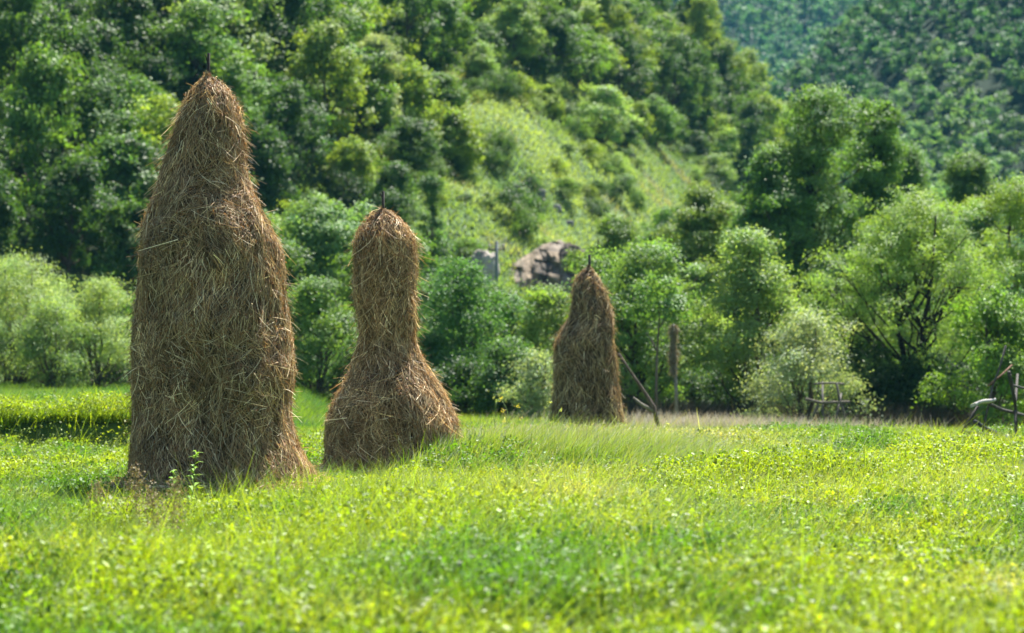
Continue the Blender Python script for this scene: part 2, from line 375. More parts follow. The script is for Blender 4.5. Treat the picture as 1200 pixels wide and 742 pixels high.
for i, (nm, px, top, wpx, d, shape, col, label, kw) in enumerate(LINE):
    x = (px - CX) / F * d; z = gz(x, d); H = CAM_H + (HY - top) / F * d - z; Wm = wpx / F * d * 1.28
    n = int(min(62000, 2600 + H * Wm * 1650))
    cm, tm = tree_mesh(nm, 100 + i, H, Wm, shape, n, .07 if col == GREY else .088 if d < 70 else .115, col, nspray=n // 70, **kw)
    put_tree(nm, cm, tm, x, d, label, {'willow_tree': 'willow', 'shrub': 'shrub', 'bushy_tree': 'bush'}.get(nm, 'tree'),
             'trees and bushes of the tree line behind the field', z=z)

# --- trees on the near hillside: shared meshes, one object each
VAR = []
rngv = np.random.RandomState(5)
for i, (shape, H, Wm, kw) in enumerate([('round', 5, 4.6, {}), ('round', 5.6, 4.3, dict(k=32)), ('bush', 4, 4.4, dict(stems=3)), ('round', 6.2, 5, dict(k=36)),
                                        ('tall', 6.5, 4.0, dict(k=34)), ('bush', 3.4, 3.6, dict(stems=3))]):
    VAR.append((shape, H, Wm, tree_mesh('hillside_tree', 300 + i, H, Wm, shape, 13000, .19, (.075, .13, .035), z0=.3, spray=.38, nspray=200, **kw)))
VSH = [tree_mesh('hillside_shrub', 330 + i, 1.4, 2.7, 'bush', 4200, .10, (.08, .13, .04), z0=.02, spray=.30, stems=4, nspray=60, k=7 + i) for i in range(3)]

TINT = {  # kind word -> multiplier on the base leaf colour
 'dark green': (.38, .52, .48), 'deep green': (.5, .64, .55), 'fresh green': (.85, 1.0, .75), 'yellow-green': (1.4, 1.28, .8), 'silvery green': (1.7, 1.6, 1.9)}
def zone(px):
    for lim, w in ((70, 'by the left edge'), (165, 'left of the tallest haystack'), (225, "over the tallest haystack's shoulder"),
                   (275, "over the tallest haystack's tip"), (345, 'right of the tallest haystack'), (415, 'left of the second haystack'),
                   (480, 'above the second haystack'), (545, 'right of the second haystack'), (615, 'above the utility pole'), (665, 'above the rock face'),
                   (725, 'above the farthest haystack'), (790, 'right of the farthest haystack'), (860, 'left of the tallest tree'), (1060, 'behind the tallest tree')):
        if px < lim: return w
    return 'above the huge willow'
def band(py):
    for lim, w in ((25, 'topmost'), (75, 'high up'), (130, 'upper slope'), (190, 'mid slope'), (250, 'lower slope')):
        if py < lim: return w
    return 'hill foot'
hill_items = []
rng = np.random.RandomState(11)
pts = []
def dens(px, py):
    """how wooded this spot of the hill is: 2 wood, 1 scattered, 0 open grass"""
    edge = np.interp(px, [0, 280, 345, 420, 480, 560, 650, 740, 800, 850, 900], [330, 300, 215, 165, 110, 92, 108, 140, 180, 210, 240])
    if py < edge: return 2
    if px < 545: return .8
    core = abs(py - np.interp(px, [540, 640, 740, 850], [150, 215, 250, 290]))
    if core < 64: return 0.0
    return .9
tries = 0
while len(pts) < 262 and tries < 30000:
    tries += 1
    y = 88 + 110 * rng.rand() ** 1.35; t = rng.uniform(-.235, .125); x = t * y
    if near_hill(np.array([x]), np.array([y]))[0] < .8: continue
    z = gz(x, y); px, py = proj(x, y, z)
    if py < -95: continue
    dd = dens(px, py)
    if rng.rand() > dd / 1.2: continue
    sep = 2.2 if dd == 2 else 3.4
    if any((x - a) ** 2 + ((y - b) * .8) ** 2 < sep ** 2 for a, b, *_ in pts): continue
    # keep the rock face and pole open to view
    if 530 < px < 735 and y < 114: continue
    if 545 < px < 715 and y < 124: continue
    pts.append((x, y, z, px, py, dd))
nr = 0
for _ in range(4000):
    if nr >= 34: break
    y = rng.uniform(172, 224); x = rng.uniform(.035, .118) * y; z = gz(x, y); px, py = proj(x, y, z)
    if near_hill(np.array([x]), np.array([y]))[0] < 2 or any((x - a) ** 2 + ((y - b) * .6) ** 2 < 7 for a, b, *_ in pts): continue
    pts.append((x, y, z, px, py, 2)); nr += 1
for (x, y, z, px, py, dd) in pts:
    r = rng.rand(); lowm = vn(x * .12, y * .12)
    if dd == 2:
        left = px < 330
        kinds = ['dark green', 'deep green', 'fresh green', 'yellow-green', 'silvery green']
        p = [.3, .3, .22, .04, .14] if left else [.14, .22, .27, .3, .07]
        kd = kinds[rng.choice(5, p=p)]; v = rng.choice([0, 1, 2, 3, 4], p=[.25, .25, .15, .25, .1]); s = rng.uniform(.8, 1.2)
    else:
        kd = ['deep green', 'fresh green', 'yellow-green', 'silvery green'][rng.choice(4, p=[.25, .3, .3, .15])]
        v = rng.choice([2, 5, 0], p=[.35, .45, .2]); s = rng.uniform(.55, .9)
    hill_items.append(dict(x=x, y=y, z=z, px=px, py=py - VAR[v][1] * s * F / y * .5, kd=kd, v=v, s=s, sh=False))
tries = 0; ns = 0
while ns < 165 and tries < 20000:
    tries += 1
    y = 98 + 80 * rng.rand(); t = rng.uniform(-.12, .12); x = t * y
    if near_hill(np.array([x]), np.array([y]))[0] < 1: continue
    z = gz(x, y); px, py = proj(x, y, z)
    if py < 60 or dens(px, py) == 2: continue
    if dens(px, py) < .5 and rng.rand() > .5: continue
    if 550 < px < 705 and y < 119: continue
    ns += 1
    kd = ['dark green', 'deep green', 'fresh green', 'yellow-green', 'silvery green'][rng.choice(5, p=[.15, .2, .3, .2, .15])]
    hill_items.append(dict(x=x, y=y, z=z, px=px, py=py - 15, kd=kd, v=rng.randint(3), s=rng.uniform(.4, 1.15), sh=True))
for px, py, y, s_, kd in ((612, 292, 112.5, 1.0, 'fresh green'), (655, 284, 113, .8, 'dark green'), (690, 300, 112, 1.1, 'yellow-green'), (600, 282, 114, 1.2, 'dark green'), (636, 286, 113.5, .55, 'silvery green')):
    x = (px - CX) / F * y; z = gz(x, y); hill_items.append(dict(x=x, y=y, z=z, px=px, py=proj(x, y, z)[1] - 15, kd=kd, v=1, s=s_, sh=True))
# labels: colour + form + where on the slope; ties are told apart by size or order
FORM = ['round', 'full', 'bushy', 'broad', 'slim', 'low']
groups = {}
for it in hill_items:
    f = 'shrub' if it['sh'] else FORM[it['v']] + ' tree'
    it['base'] = (it['kd'], f, band(it['py']), zone(it['px'])); groups.setdefault(it['base'], []).append(it)
for b, L in groups.items():
    kd, f, bd, zn = b
    L.sort(key=lambda i: i['px'])
    words = {1: ['']}.get(len(L)) or {2: ['left', 'right'], 3: ['left', 'middle', 'right']}.get(len(L)) or \
        ['left'] + ['second', 'third', 'fourth', 'fifth', 'sixth', 'seventh', 'eighth', 'ninth', 'tenth', 'eleventh', 'twelfth', 'thirteenth', 'fourteenth', 'fifteenth', 'sixteenth', 'seventeenth', 'eighteenth'][:len(L) - 2] + ['right']
    for w, i in zip(words, L):
        i['label'] = f"{(w + ' ') if w else ''}{kd} {f} {bd}, {zn}"
for it in hill_items:
    cm, tm = VSH[it['v']] if it['sh'] else VAR[it['v']][3]
    tc = np.array(TINT[it['kd']]) * rng.uniform(.85, 1.15)
    put_tree('hillside_shrub' if it['sh'] else 'hillside_tree', cm, tm, it['x'], it['y'], it['label'], 'shrub' if it['sh'] else 'tree',
             'shrubs scattered over the grassy slope' if it['sh'] else 'trees on the near hillside', rz=rng.uniform(0, 6.28), s=it['s'],
             color=tc, z=it['z'] - .1, sz=it['s'] * rng.uniform(.8, 1.35))
print('hill trees', len(pts), 'shrubs', ns)

# --- far hills: the wood that reads as one mass
def crown_blob(rng, n, ll):
    lob = make_lobes(rng, 6, 6, .3, 7, 'round'); P, N, _ = lobe_cloud(rng, lob, n, 40, .6); return P, N, ll
def forest(name, spots, label, tints, n, ll, seed):
    rng = np.random.RandomState(seed); mb = MB()
    var = [crown_blob(rng, n, ll) for _ in range(6)]
    for (x, y, z, s) in spots:
        P, N, l = var[rng.randint(6)]; a = rng.uniform(0, 6.28); ca, sa = math.cos(a), math.sin(a)
        R = np.array([[ca, sa, 0], [-sa, ca, 0], [0, 0, 1]])
        q = vn(x * .04 + 7, y * .04) * .75 + rng.rand() * .45; col = np.array(tints[min(len(tints) - 1, int(q * len(tints)))]) * rng.uniform(.7, 1.25)
        leaves(mb, P @ R * s + [x, y, z - .2], N @ R, l * s * rng.uniform(.7, 1.3, len(P)), l * s * .7, vary(col, len(P), rng, .3, .1), rng)
    o = link(name, mb.mesh(name, M_LEAF)); tag(o, label, None, None, 'stuff'); return o
def scatter_far(rng, y0, y1, t0, t1, sep, n, test):
    out = []; cell = {}
    for _ in range(n * 8):
        if len(out) >= n: break
        y = rng.uniform(y0, y1); x = rng.uniform(t0, t1) * y
        z = gz(x, y)
        if not test(x, y, z): continue
        k = (int(x // sep), int(y // sep))
        if any((x - a) ** 2 + (y - b) ** 2 < sep * sep for i in (-1, 0, 1) for j in (-1, 0, 1) for a, b in cell.get((k[0] + i, k[1] + j), [])): continue
        cell.setdefault(k, []).append((x, y)); out.append((x, y, z, rng.uniform(.5, 1.0) + .7 * float(vn(x * .05, y * .05))))
    return out
rngf = np.random.RandomState(21)
spB = scatter_far(rngf, 235, 360, .06, .24, 3.1, 1150, lambda x, y, z: proj(x, y, z)[1] > -60 and z > 3)
spA = scatter_far(rngf, 470, 960, .03, .235, 4.8, 2700, lambda x, y, z: -80 < proj(x, y, z)[1] < 200)
spB.sort(key=lambda s: s[1])
forest('distant_wood', [(x, y, z, s * 1.15) for x, y, z, s in spA], 'blue-hazed far-off wood on the farthest hill, top right', [(.016, .055, .04), (.028, .085, .05), (.05, .12, .06)], 420, .62, 31)  # bluish leaf tints put part of the distance haze into the colour
forest('far_hill_wood', [(x, y, z, s * .8) for x, y, z, s in spB], 'teal-green wood covering the hill behind the right tree line', [(.016, .05, .028), (.028, .08, .038), (.05, .115, .048), (.085, .16, .07)], 1000, .42, 32)  # teal in these leaf tints is painted haze, on top of the haze volume
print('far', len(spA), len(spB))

# ------------------------------------------------------------------ rocks
def rock(name, c, size, seed, label, color=(.2, .19, .18), n=64, crag=.5, cat='rock', group=None):
    rng = np.random.RandomState(seed)
    th = np.linspace(0, 2 * np.pi, n, endpoint=False)[:, None]; ph = np.linspace(.02, np.pi - .02, n)[None, :]
    d = np.stack([np.sin(ph) * np.cos(th), np.sin(ph) * np.sin(th), np.cos(ph) * np.ones_like(th)], -1)
    q = d * 1.7 + seed
    blk = np.floor(q * [3, 3, 2] + (vn(q[..., 0], q[..., 1], q[..., 2])[..., None] * 2))       # broken blocks
    jag = _h(blk[..., 0].astype(int) + 50, blk[..., 1].astype(int) + 50, blk[..., 2].astype(int) + 50)
    r = (1 / np.maximum(np.abs(d).max(-1), .6)) ** .3 * (.82 + crag * (fbm(q[..., 0] * 1.5, q[..., 1] * 1.5, q[..., 2] * 1.5, 4) - .5) + .16 * jag)
    V = d * r[..., None] * np.asarray(size) * .5
    mb = MB(); mb.add(V, grid_faces(n, n, True), color)
    o = link(name, mb.mesh(name, M_ROCK), None, c); tag(o, label, cat, group); return o
def rock_at(px, py, y, wpx, hpx, seed, label, color=(.2, .19, .18), depth=1.0, **k):
    c = at(px, py, y); w = wpx / F * y; h = hpx / F * y
    rock('rock', tuple(c), (w, w * depth, h * 1.25), seed, label, color, **k)
G = 'grey rocks on the grassy slope'
for (px, py, y, wpx, hpx, label, colr) in [
    (567, 320, 104, 36, 46, 'whitish boulder left of the utility pole', (.36, .33, .29)),
    (672, 322, 107, 44, 60, 'right end of the rock face, a dark steep block', (.10, .085, .07)),
    (633, 229, 0, 15, 13, 'upper dark grey boulder of the short row on the open slope', (.16, .16, .17)),
    (652, 245, 0, 13, 9, 'middle grey boulder of the short row on the open slope', (.19, .19, .19)),
    (668, 265, 0, 11, 12, 'lowest grey boulder of the short row on the open slope', (.16, .16, .17)),
    (740, 185, 0, 12, 8, 'small grey boulder among bushes right of the open slope', (.2, .19, .18)),
    (500, 105, 0, 50, 12, 'long brown-grey ledge under the dark trees high on the slope', (.16, .15, .14))]:
    if y == 0:                                     # find where this direction meets the slope
        yy = np.linspace(96, 215, 800); xx = (px - CX) / F * yy
        y = float(yy[np.argmax(ground_z(xx, yy) > CAM_H + (HY - py) / F * yy)])
    rock_at(px, py, y, wpx, hpx, int(px) % 97, label, colr, group=G)

def cliff():
    y0 = 106.3; a = at(640, 330, y0); wd = 122 / F * y0; nu, nv = 170, 90
    u = np.linspace(-1, 1, nu)[:, None]; v = np.linspace(0, 1, nv)[None, :]; u, v = np.broadcast_arrays(u, v)
    z0 = a[2] - 1.6; top = 3.2 + .35 * np.sin(u * 2.4 + .4) - .7 * u ** 2 + .45 * (fbm(u * 3 + 9, u * 0 + 3) - .5)
    X = u * wd / 2 * (1 - .12 * v) ; Z = v * top
    colm = vn(X * 2.6 + .35 * Z + 4, Z * .35); led = vn(X * .9 + 3, Z * 2.8 + .5 * X)
    blk = _h(np.floor(X * 2.3 + vn(X, Z * 2)).astype(int) + 40, np.floor(Z * 2 + X * .4).astype(int) + 40)
    prot = .55 * colm + .4 * led + .3 * blk + .35 * (fbm(X * 4, Z * 4, None, 4) - .5)
    Y = -prot + 1.8 * np.abs(u) ** 7 + 2.2 * v ** 5 + .7 * v
    c = np.array([.12, .105, .09]) * (1 - blk[..., None]) + np.array([.22, .175, .125]) * blk[..., None]
    st = sm((vn(X * 3.3 + 30, Z * .5) - .5) * 4)[..., None]; c = c * (1 - .55 * st) + .55 * st * np.array([.23, .20, .165])
    c = c * (.6 + .8 * fbm(X * 6, Z * 6))[..., None]
    mb = MB(); mb.add(np.stack([X, Y, Z], -1), grid_faces(nu, nv), c.reshape(-1, 3))
    o = link('cliff', mb.mesh('cliff', M_ROCK), None, (a[0], y0, z0)); tag(o, 'brownish rock face with cracks above the tip of the farthest haystack', 'rock')
cliff()
# utility pole on the slope
up = at(582, 335, 102); 
t = link('utility_pole', None, None, (up[0], 102, gz(up[0], 102)))
tag(t, 'grey utility pole with a short crossarm in front of the rock face', 'pole')
hh = at(582, 283, 102)[2] - gz(up[0], 102)
mb = MB(); tube(mb, [(0, 0, -.3), (0, 0, hh * .5), (0, 0, hh)], [.085, .075, .065], (.2, .22, .23), 10); link('post', mb.mesh('post', M_CONCRETE, True), t)
mb = MB(); tube(mb, [(-.4, 0, hh - .35), (.4, 0, hh - .3)], [.04, .04], (.2, .16, .13), 6); link('crossarm', mb.mesh('crossarm', M_WOOD), t)
for dx in (-.3, .3):
    mb = MB(); tube(mb, [(dx, 0, hh - .3), (dx, 0, hh - .1)], [.05, .035], (.45, .38, .34), 8); link('insulator', mb.mesh('insulator', M_CONCRETE), t)

# ------------------------------------------------------------------ haystacks
def haystack(px0, base_py, d, prof, seed, nstr, label, pole_px, pole_top, pole_r, tint=1.0, bottom=.15, shag=1.0):
    """prof: rows (py, left px, right px) of the outline"""
    rng = np.random.RandomState(seed)
    p = np.array(prof, float)
    X0 = (px0 - CX) / F * d; Z0 = gz(X0, d)
    zz = CAM_H + (HY - p[:, 0]) / F * d - Z0; lx = (p[:, 1] - CX) / F * d - X0; rx = (p[:, 2] - CX) / F * d - X0
    o_ = np.argsort(zz); zz, lx, rx = zz[o_], lx[o_], rx[o_]
    zt = zz[-1]
    def cr(z):
        l = np.interp(z, zz, lx); r = np.interp(z, zz, rx); return (l + r) / 2, (r - l) / 2
    def surf(th, z, off=0):
        c, r = cr(z)
        nz = (fbm(np.cos(th) * 2.2 + seed, np.sin(th) * 2.2, z * 1.7) - .5)
        nz2 = (vn(np.cos(th) * 7 + seed, np.sin(th) * 7, z * 3.2) - .5)
        tilt = np.abs(np.sin(th))                      # keep the traced outline on the sides, free in front
        rr = r - .055 * min(1, d / 30 + .2) + nz * (.05 + .13 * tilt) * np.minimum(1, r * 2) + nz2 * .055 + off
        rr = np.maximum(rr, .012)
        dep = .93 + .1 * np.sin(th * 2 + seed)
        return np.stack([c + rr * np.cos(th), rr * dep * np.sin(th), z], -1)
    nt, nz_ = 96, 110
    th = np.linspace(0, 2 * np.pi, nt, endpoint=False)[:, None]; z = np.linspace(-bottom, zt, nz_)[None, :]
    th, z = np.broadcast_arrays(th, z)
    mb = MB()
    V = surf(th.ravel(), z.ravel(), -.02)
    cc = vary((.035 * tint, .022 * tint, .012 * tint), nt * nz_, rng, .4, .1)  # core coloured very dark so gaps between stalks look deep in shade
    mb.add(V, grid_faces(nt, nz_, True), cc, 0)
    # stalks lying and hanging on the surface
    n = int(nstr * 1.15)
    zc = rng.uniform(-.02, zt, n * 2); _, rc = cr(zc); keep = rng.rand(n * 2) < (rc / rc.max()) * .9 + .12; zc = zc[keep][:n]; n = len(zc)
    t_ = rng.uniform(0, 2 * np.pi, n)
    P = surf(t_, zc, 0)
    e = .02
    dz = nrm(surf(t_, zc - e) - P); dt = nrm(surf(t_ + e, zc) - P)
    Nn = nrm(np.cross(dt, -dz)); 
    Nn = np.where(((Nn * (P - np.array([0, 0, 0]))) [:, :2].sum(1) < 0)[:, None], -Nn, Nn)
    # combed mostly downwards, in locks that share a direction; matted where the hay was layered
    lock = (vn(np.cos(t_) * 4 + 9, np.sin(t_) * 4, zc * 2.5) - .5) * 1.15
    mat_ = sm((vn(np.cos(t_) * 1.6, np.sin(t_) * 1.6 + seed, zc * 1.9) - .45) * 4)
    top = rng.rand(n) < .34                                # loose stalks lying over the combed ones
    ang = lock + rng.normal(0, .22 + .7 * mat_, n) + np.where(top, rng.normal(0, .36, n), 0)
    ang = np.clip(ang, -1.45, 1.45)
    lift = rng.normal(.02, .055, (n, 1)) * shag * np.clip((zt - zc) / .5, .2, 1)[:, None]
    D = dz * np.cos(ang)[:, None] + dt * np.sin(ang)[:, None] + Nn * lift
    L = rng.uniform(.06, .21, n) * np.where(top, 1.35, 1) * np.clip((zt - zc) / .35, .4, 1)
    Wd = rng.uniform(.0035, .008, n) * (d / 24.6) ** .5 * np.where(top, .95, 1.1)
    bend = dt * (rng.normal(0, .42, (n, 1)) * L[:, None]) + np.array([0, 0, -1.]) * (rng.uniform(0, .25, (n, 1)) * L[:, None]) - Nn * (rng.uniform(0, .1, (n, 1)) * L[:, None])
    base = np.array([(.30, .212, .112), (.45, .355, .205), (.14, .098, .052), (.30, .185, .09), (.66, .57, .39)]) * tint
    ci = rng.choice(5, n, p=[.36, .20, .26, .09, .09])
    clump = .4 + 1.15 * (.5 * vn(np.cos(t_) * 9, np.sin(t_) * 9, zc * 5) + .5 * vn(np.cos(t_) * 3.5 + 5, np.sin(t_) * 3.5, zc * 3))  # shadow between clumps, painted as a noise multiplier on stalk colour
    c = base[ci] * rng.uniform(.5, 1.3, (n, 1)) * np.where(top, 1.3, .44)[:, None] * clump[:, None]  # lower stalks darkened, top ones lightened: shade of the gaps put into colour
    P = P + Nn * (np.where(top, .018, -.014) + rng.uniform(-.012, .016, n) + .03 * (clump - 1))[:, None] - D * (L * .4)[:, None]
    sd_ = np.cross(D, Nn + rng.normal(0, .45, (n, 3)))
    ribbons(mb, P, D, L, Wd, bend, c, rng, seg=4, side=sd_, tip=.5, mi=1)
    # dry flower heads and leaf crumbs caught in the stalks
    m = n // 3; k = rng.randint(0, n, m)
    leaves(mb, P[k] + D[k] * (L[k] * rng.uniform(.2, .9, m))[:, None] + Nn[k] * .01, Nn[k] + rng.normal(0, .5, (m, 3)), rng.uniform(.015, .045, m), rng.uniform(.008, .018, m),
           np.array([(.23, .12, .055)]) * rng.uniform(.6, 1.5, (m, 1)) * tint, rng, D[k], 1)
    # loose stalks standing off the outline
    m = int(n * .022); k = rng.randint(0, n, m)
    D2 = Nn[k] * rng.uniform(.3, 1, (m, 1)) + dz[k] * rng.uniform(-.2, 1, (m, 1)) + dt[k] * rng.normal(0, .5, (m, 1))
    ribbons(mb, P[k], D2, rng.uniform(.05, .2, m), .005, np.array([0, 0, -.07])[None] * rng.uniform(0, 1, (m, 1)), c[k] * 1.15, rng, seg=4, tip=.5, mi=1)
    # hay fallen round the foot
    m = n // 8; th_ = rng.uniform(0, 2 * np.pi, m); c0, r0 = cr(np.zeros(m) + .05); rr = r0 * (.93 + .34 * rng.rand(m) ** 2)
    Pf = np.stack([c0 + rr * np.cos(th_), rr * .95 * np.sin(th_), .12 * (1 - (rr / r0 - .93) / .34) + rng.uniform(0, .13, m)], -1)
    Df = np.stack([np.cos(th_) + rng.normal(0, 1, m), np.sin(th_) + rng.normal(0, 1, m), rng.normal(-.3, .3, m)], -1)
    ribbons(mb, Pf, Df, rng.uniform(.06, .2, m), .007, rng.normal(0, .02, (m, 3)), base[rng.choice(5, m)] * 1.2, rng, seg=3, tip=.5, mi=1)
    root = link('haystack', None, None, (X0, d, Z0)); tag(root, label, 'haystack', 'conical haystacks in the meadow')
    link('hay', mb.mesh('hay', [M_HAYCORE, M_HAY]), root)
    pm = MB(); xp = (pole_px - CX) / F * d - X0; zp = CAM_H + (HY - pole_top) / F * d - Z0
    path = wob((xp, 0, zt - 1.2), (xp + .01, 0, zp), 6, .004, rng); 
    tube(pm, path, np.linspace(pole_r * 1.5, pole_r, 6), (.055, .05, .045), 8)
    if d < 30: tube(pm, [(xp + .002, 0, zt + (zp - zt) * .55), (xp - pole_r * 1.6, 0, zt + (zp - zt) * .95)], [pole_r * .6, pole_r * .3], (.05, .045, .04), 5)
    link('pole', pm.mesh('pole', M_BARK, True), root)
    return root
haystack(258, 572, 24.6, [(86, 241, 246), (90, 236, 251), (96, 228, 261), (110, 215, 274), (130, 208, 282), (150, 202, 288), (180, 193, 291), (200, 187, 292), (225, 179, 299), (245, 171, 309),
    (265, 165, 320), (290, 162, 331), (320, 160, 338), (350, 157, 338), (380, 155, 341), (410, 154, 345), (430, 154, 350), (450, 154, 350), (470, 153, 346), (490, 152, 346), (510, 151, 349),
    (530, 148, 357), (545, 147, 365), (558, 146, 373), (570, 145, 379), (590, 143, 384)], 3, 78000,
    'tallest haystack, nearest the camera, a brown bottle shape with sloping shoulders', 243, 62, .016)
haystack(455, 552, 28.2, [(243, 444, 452), (248, 437, 459), (256, 427, 470), (268, 418, 481), (280, 414, 488), (295, 413, 490), (320, 413, 491), (341, 413, 490), (366, 416, 491), (385, 418, 490),
    (400, 417, 490), (412, 413, 493), (425, 409, 500), (437, 405, 507), (450, 398, 516), (462, 391, 525), (478, 384, 533), (495, 381, 541), (515, 379, 541), (530, 377, 541), (545, 375, 542), (570, 374, 543)], 8, 46000,
    'bulb-topped haystack with a narrow waist and wide skirt in the middle', 448, 224, .017, 1.12)
haystack(688, 497, 43.6, [(311, 687, 693), (316, 681, 697), (325, 672, 704), (340, 669, 711), (362, 666, 718), (375, 663, 721), (385, 656, 722), (399, 648, 722), (420, 647, 724), (450, 646, 727), (470, 644, 729), (485, 643, 731), (500, 642, 733), (515, 642, 733)],
    5, 20000, 'farthest and smallest haystack, half sunk behind the tall grass', 690, 299, .024, .95)

# ------------------------------------------------------------------ meadow
rng = np.random.RandomState(42)
STK = [((258 - CX) / F * 24.6, 24.6, .93), ((458 - CX) / F * 28.2, 28.2, .8), ((688 - CX) / F * 43.6, 43.6, .62)]
def spread(n, y0, y1, pw=0.0):
    y = y0 + (y1 - y0) * rng.rand(n)
    # equal density over a widening strip
    keep = rng.rand(n) < (.2125 * y + 3) / (.2125 * y1 + 3); y = y[keep]
    x = rng.uniform(-1, 1, len(y)) * (.2125 * y + 3.0)
    ok = np.ones(len(y), bool)
    ok &= ~((x < -4.4) & (y > 36.3) & (y < 37.4) & (rng.rand(len(y)) < .8))
    for a, b, r in STK: ok &= (x - a) ** 2 + (y - b) ** 2 > (r * .93) ** 2
    return x[ok], y[ok]
def patch(x, y, s, o): return fbm(x * s + o, y * s + o * 2)
C_A, C_B, C_C = np.array([.134, .198, .013]), np.array([.052, .125, .012]), np.array([.20, .235, .04])
def gcol(x, y, n):
    p = patch(x, y, .45, 3)[:, None]; q = patch(x, y, 1.3, 20)[:, None]
    c = C_A * (1 - sm((p - .45) * 5)) + C_B * sm((p - .45) * 5)
    w = sm((q - .55) * 6)
    c = c * (1 - .4 * w) + C_C * .4 * w
    dry = (np.exp(-(((x - 2.0) / 1.6) ** 2 + ((y - 36) / 3.0) ** 2)) + .6 * np.exp(-(((x - .45) / .6) ** 2 + ((y - 19.5) / 1.6) ** 2)) + .7 * np.exp(-(((x - 2.7) / .35) ** 2 + ((y - 13.3) / .6) ** 2)))[:, None]
    dry = np.clip(dry * (.2 + q), 0, .6)
    c = c * (1 - dry) + np.array([.30, .28, .17]) * dry
    return c * rng.uniform(.4, 1.45, (n, 1)) * (1 + rng.uniform(-.08, .08, (n, 3)))
def canopy(x, y):
    h = .12 + .16 * patch(x, y, .8, 7) + .22 * sm((patch(x, y, .35, 50) - .5) * 4)
    h = h + .22 * (vn(x * 4.5, y * 4.5) - .5) + .12 * (vn(x * 11, y * 11) - .5)
    h = np.maximum(h, .05)
    h = h * (1 - .55 * np.exp(-((x + 1.7) ** 2 / .5 + (y - 27.0) ** 2 / 1.0)))
    h = h * (1 - .6 * np.exp(-((x + 3.0) ** 2 / 2 + (y - 22.8) ** 2 / 1.2)))
    return h
def clover(name, n, y0, y1, ll):
    x, y = spread(n, y0, y1); n = len(x); z = ground_z(x, y); h = canopy(x, y)
    zz = z + h * (1 - rng.rand(n) ** 1.3 * .85)
    N = rng.normal(0, .8, (n, 3)) + [0, 0, .8]
    mb = MB(); L = ll * rng.uniform(.6, 1.45, n)
    leaves(mb, np.stack([x, y, zz], -1), N, L, L * rng.uniform(.4, .8, n), gcol(x, y, n), rng)
    return mb
def blades(mb, x, y, hgt, wd, c, lean=.35, seg=3, tipc=None, mi=0):
    n = len(x); z = ground_z(x, y) - .02
    a = rng.uniform(0, 6.28, n)
    D = np.stack([np.cos(a) * .25 + .10, np.sin(a) * .25, np.ones(n)], -1)
    bend = np.stack([np.cos(a) * lean * hgt + .12 * hgt, np.sin(a) * lean * hgt, -rng.uniform(0, .35, n) * hgt], -1)
    side = np.stack([-np.sin(a), np.cos(a), np.zeros(n)], -1)
    side = side + rng.normal(0, .6, side.shape) * [1, 1, 0]
    ribbons(mb, np.stack([x, y, z], -1), D, hgt, wd, bend, c, rng, seg=seg, side=side, tip=.08, tipc=tipc, mi=mi)
# near meadow
mb = clover('c', 950000, 10.2, 26, .040)
x, y = spread(260000, 10.2, 26); 
k = rng.rand(len(x)) < .35 + .65 * sm((patch(x, y, .5, 80) - .4) * 5); x, y = x[k], y[k]
blades(mb, x, y, canopy(x, y) * rng.uniform(.8, 1.8, len(x)) + .04, rng.uniform(.005, .012, len(x)), gcol(x, y, len(x)))
o = link('meadow_plants', mb.mesh('meadow_plants', M_GRASS)); tag(o, 'bright green clover and grass in front of the haystacks', kind='stuff')
# middle and far meadow
mb = clover('c', 1100000, 26, 44, .042)
x, y = spread(150000, 26, 44)
blades(mb, x, y, canopy(x, y) * rng.uniform(.8, 1.6, len(x)) + .04, rng.uniform(.008, .016, len(x)), gcol(x, y, len(x)))
x, y = spread(420000, 44, 64)
c = gcol(x, y, len(x)); lf = sm((-1 - x) / 3)[:, None] * sm((y - 46) / 4)[:, None]; c = c * (1 - .6 * lf) + .6 * lf * np.array([.03, .095, .015])
blades(mb, x, y, rng.uniform(.10, .30, len(x)) * (1 + .3 * lf[:, 0]), rng.uniform(.014, .03, len(x)), c, seg=2)
x = rng.uniform(-11, -4.2, 60000); y = rng.uniform(37.3, 38.8, 60000)       # shaggy edge of the bank on the left
blades(mb, x, y, rng.uniform(.08, .24, len(x)), rng.uniform(.01, .02, len(x)), gcol(x, y, len(x)) * [.8, .9, 1], seg=2)
o = link('far_meadow_plants', mb.mesh('far_meadow_plants', M_GRASS)); tag(o, 'green meadow growth behind the haystacks up to the tree line', kind='stuff')
# tall grass on the rise between the haystacks, and round the feet of the stacks
mb = MB()
def tussocks(cx, cy, nb, rad, hgt, cm, tipc, lean=.45, wd=(.006, .014)):
    """clumps of long blades leaning out from each centre; hgt: one height per clump"""
    k = np.repeat(np.arange(len(cx)), nb); m = len(k); a = rng.uniform(0, 6.28, m); q = np.sqrt(rng.rand(m)) * rad
    x = cx[k] + q * np.cos(a); y = cy[k] + q * np.sin(a); h = hgt[k] * rng.uniform(.45, 1.25, m); z = ground_z(x, y) - .02
    cc = gcol(cx, cy, len(cx))[k] * cm * rng.uniform(.7, 1.25, (m, 1))
    D = np.stack([np.cos(a) * .22 + .16 + rng.normal(0, .12, m), np.sin(a) * .22, np.ones(m)], -1)
    bend = np.stack([(np.cos(a) * .5 + .5) * lean * h, np.sin(a) * lean * h, -rng.uniform(.05, .4, m) * h], -1)
    side = np.stack([-np.sin(a), np.cos(a), 0 * a], -1) + rng.normal(0, .6, (m, 3)) * [1, 1, 0]
    ribbons(mb, np.stack([x, y, z], -1), D, h, rng.uniform(*wd, m), bend, cc, rng, seg=4, side=side, tip=.08, tipc=tipc)
n = 1500; x = rng.normal(.5, 1.35, n); y = rng.normal(29.3, 1.9, n)
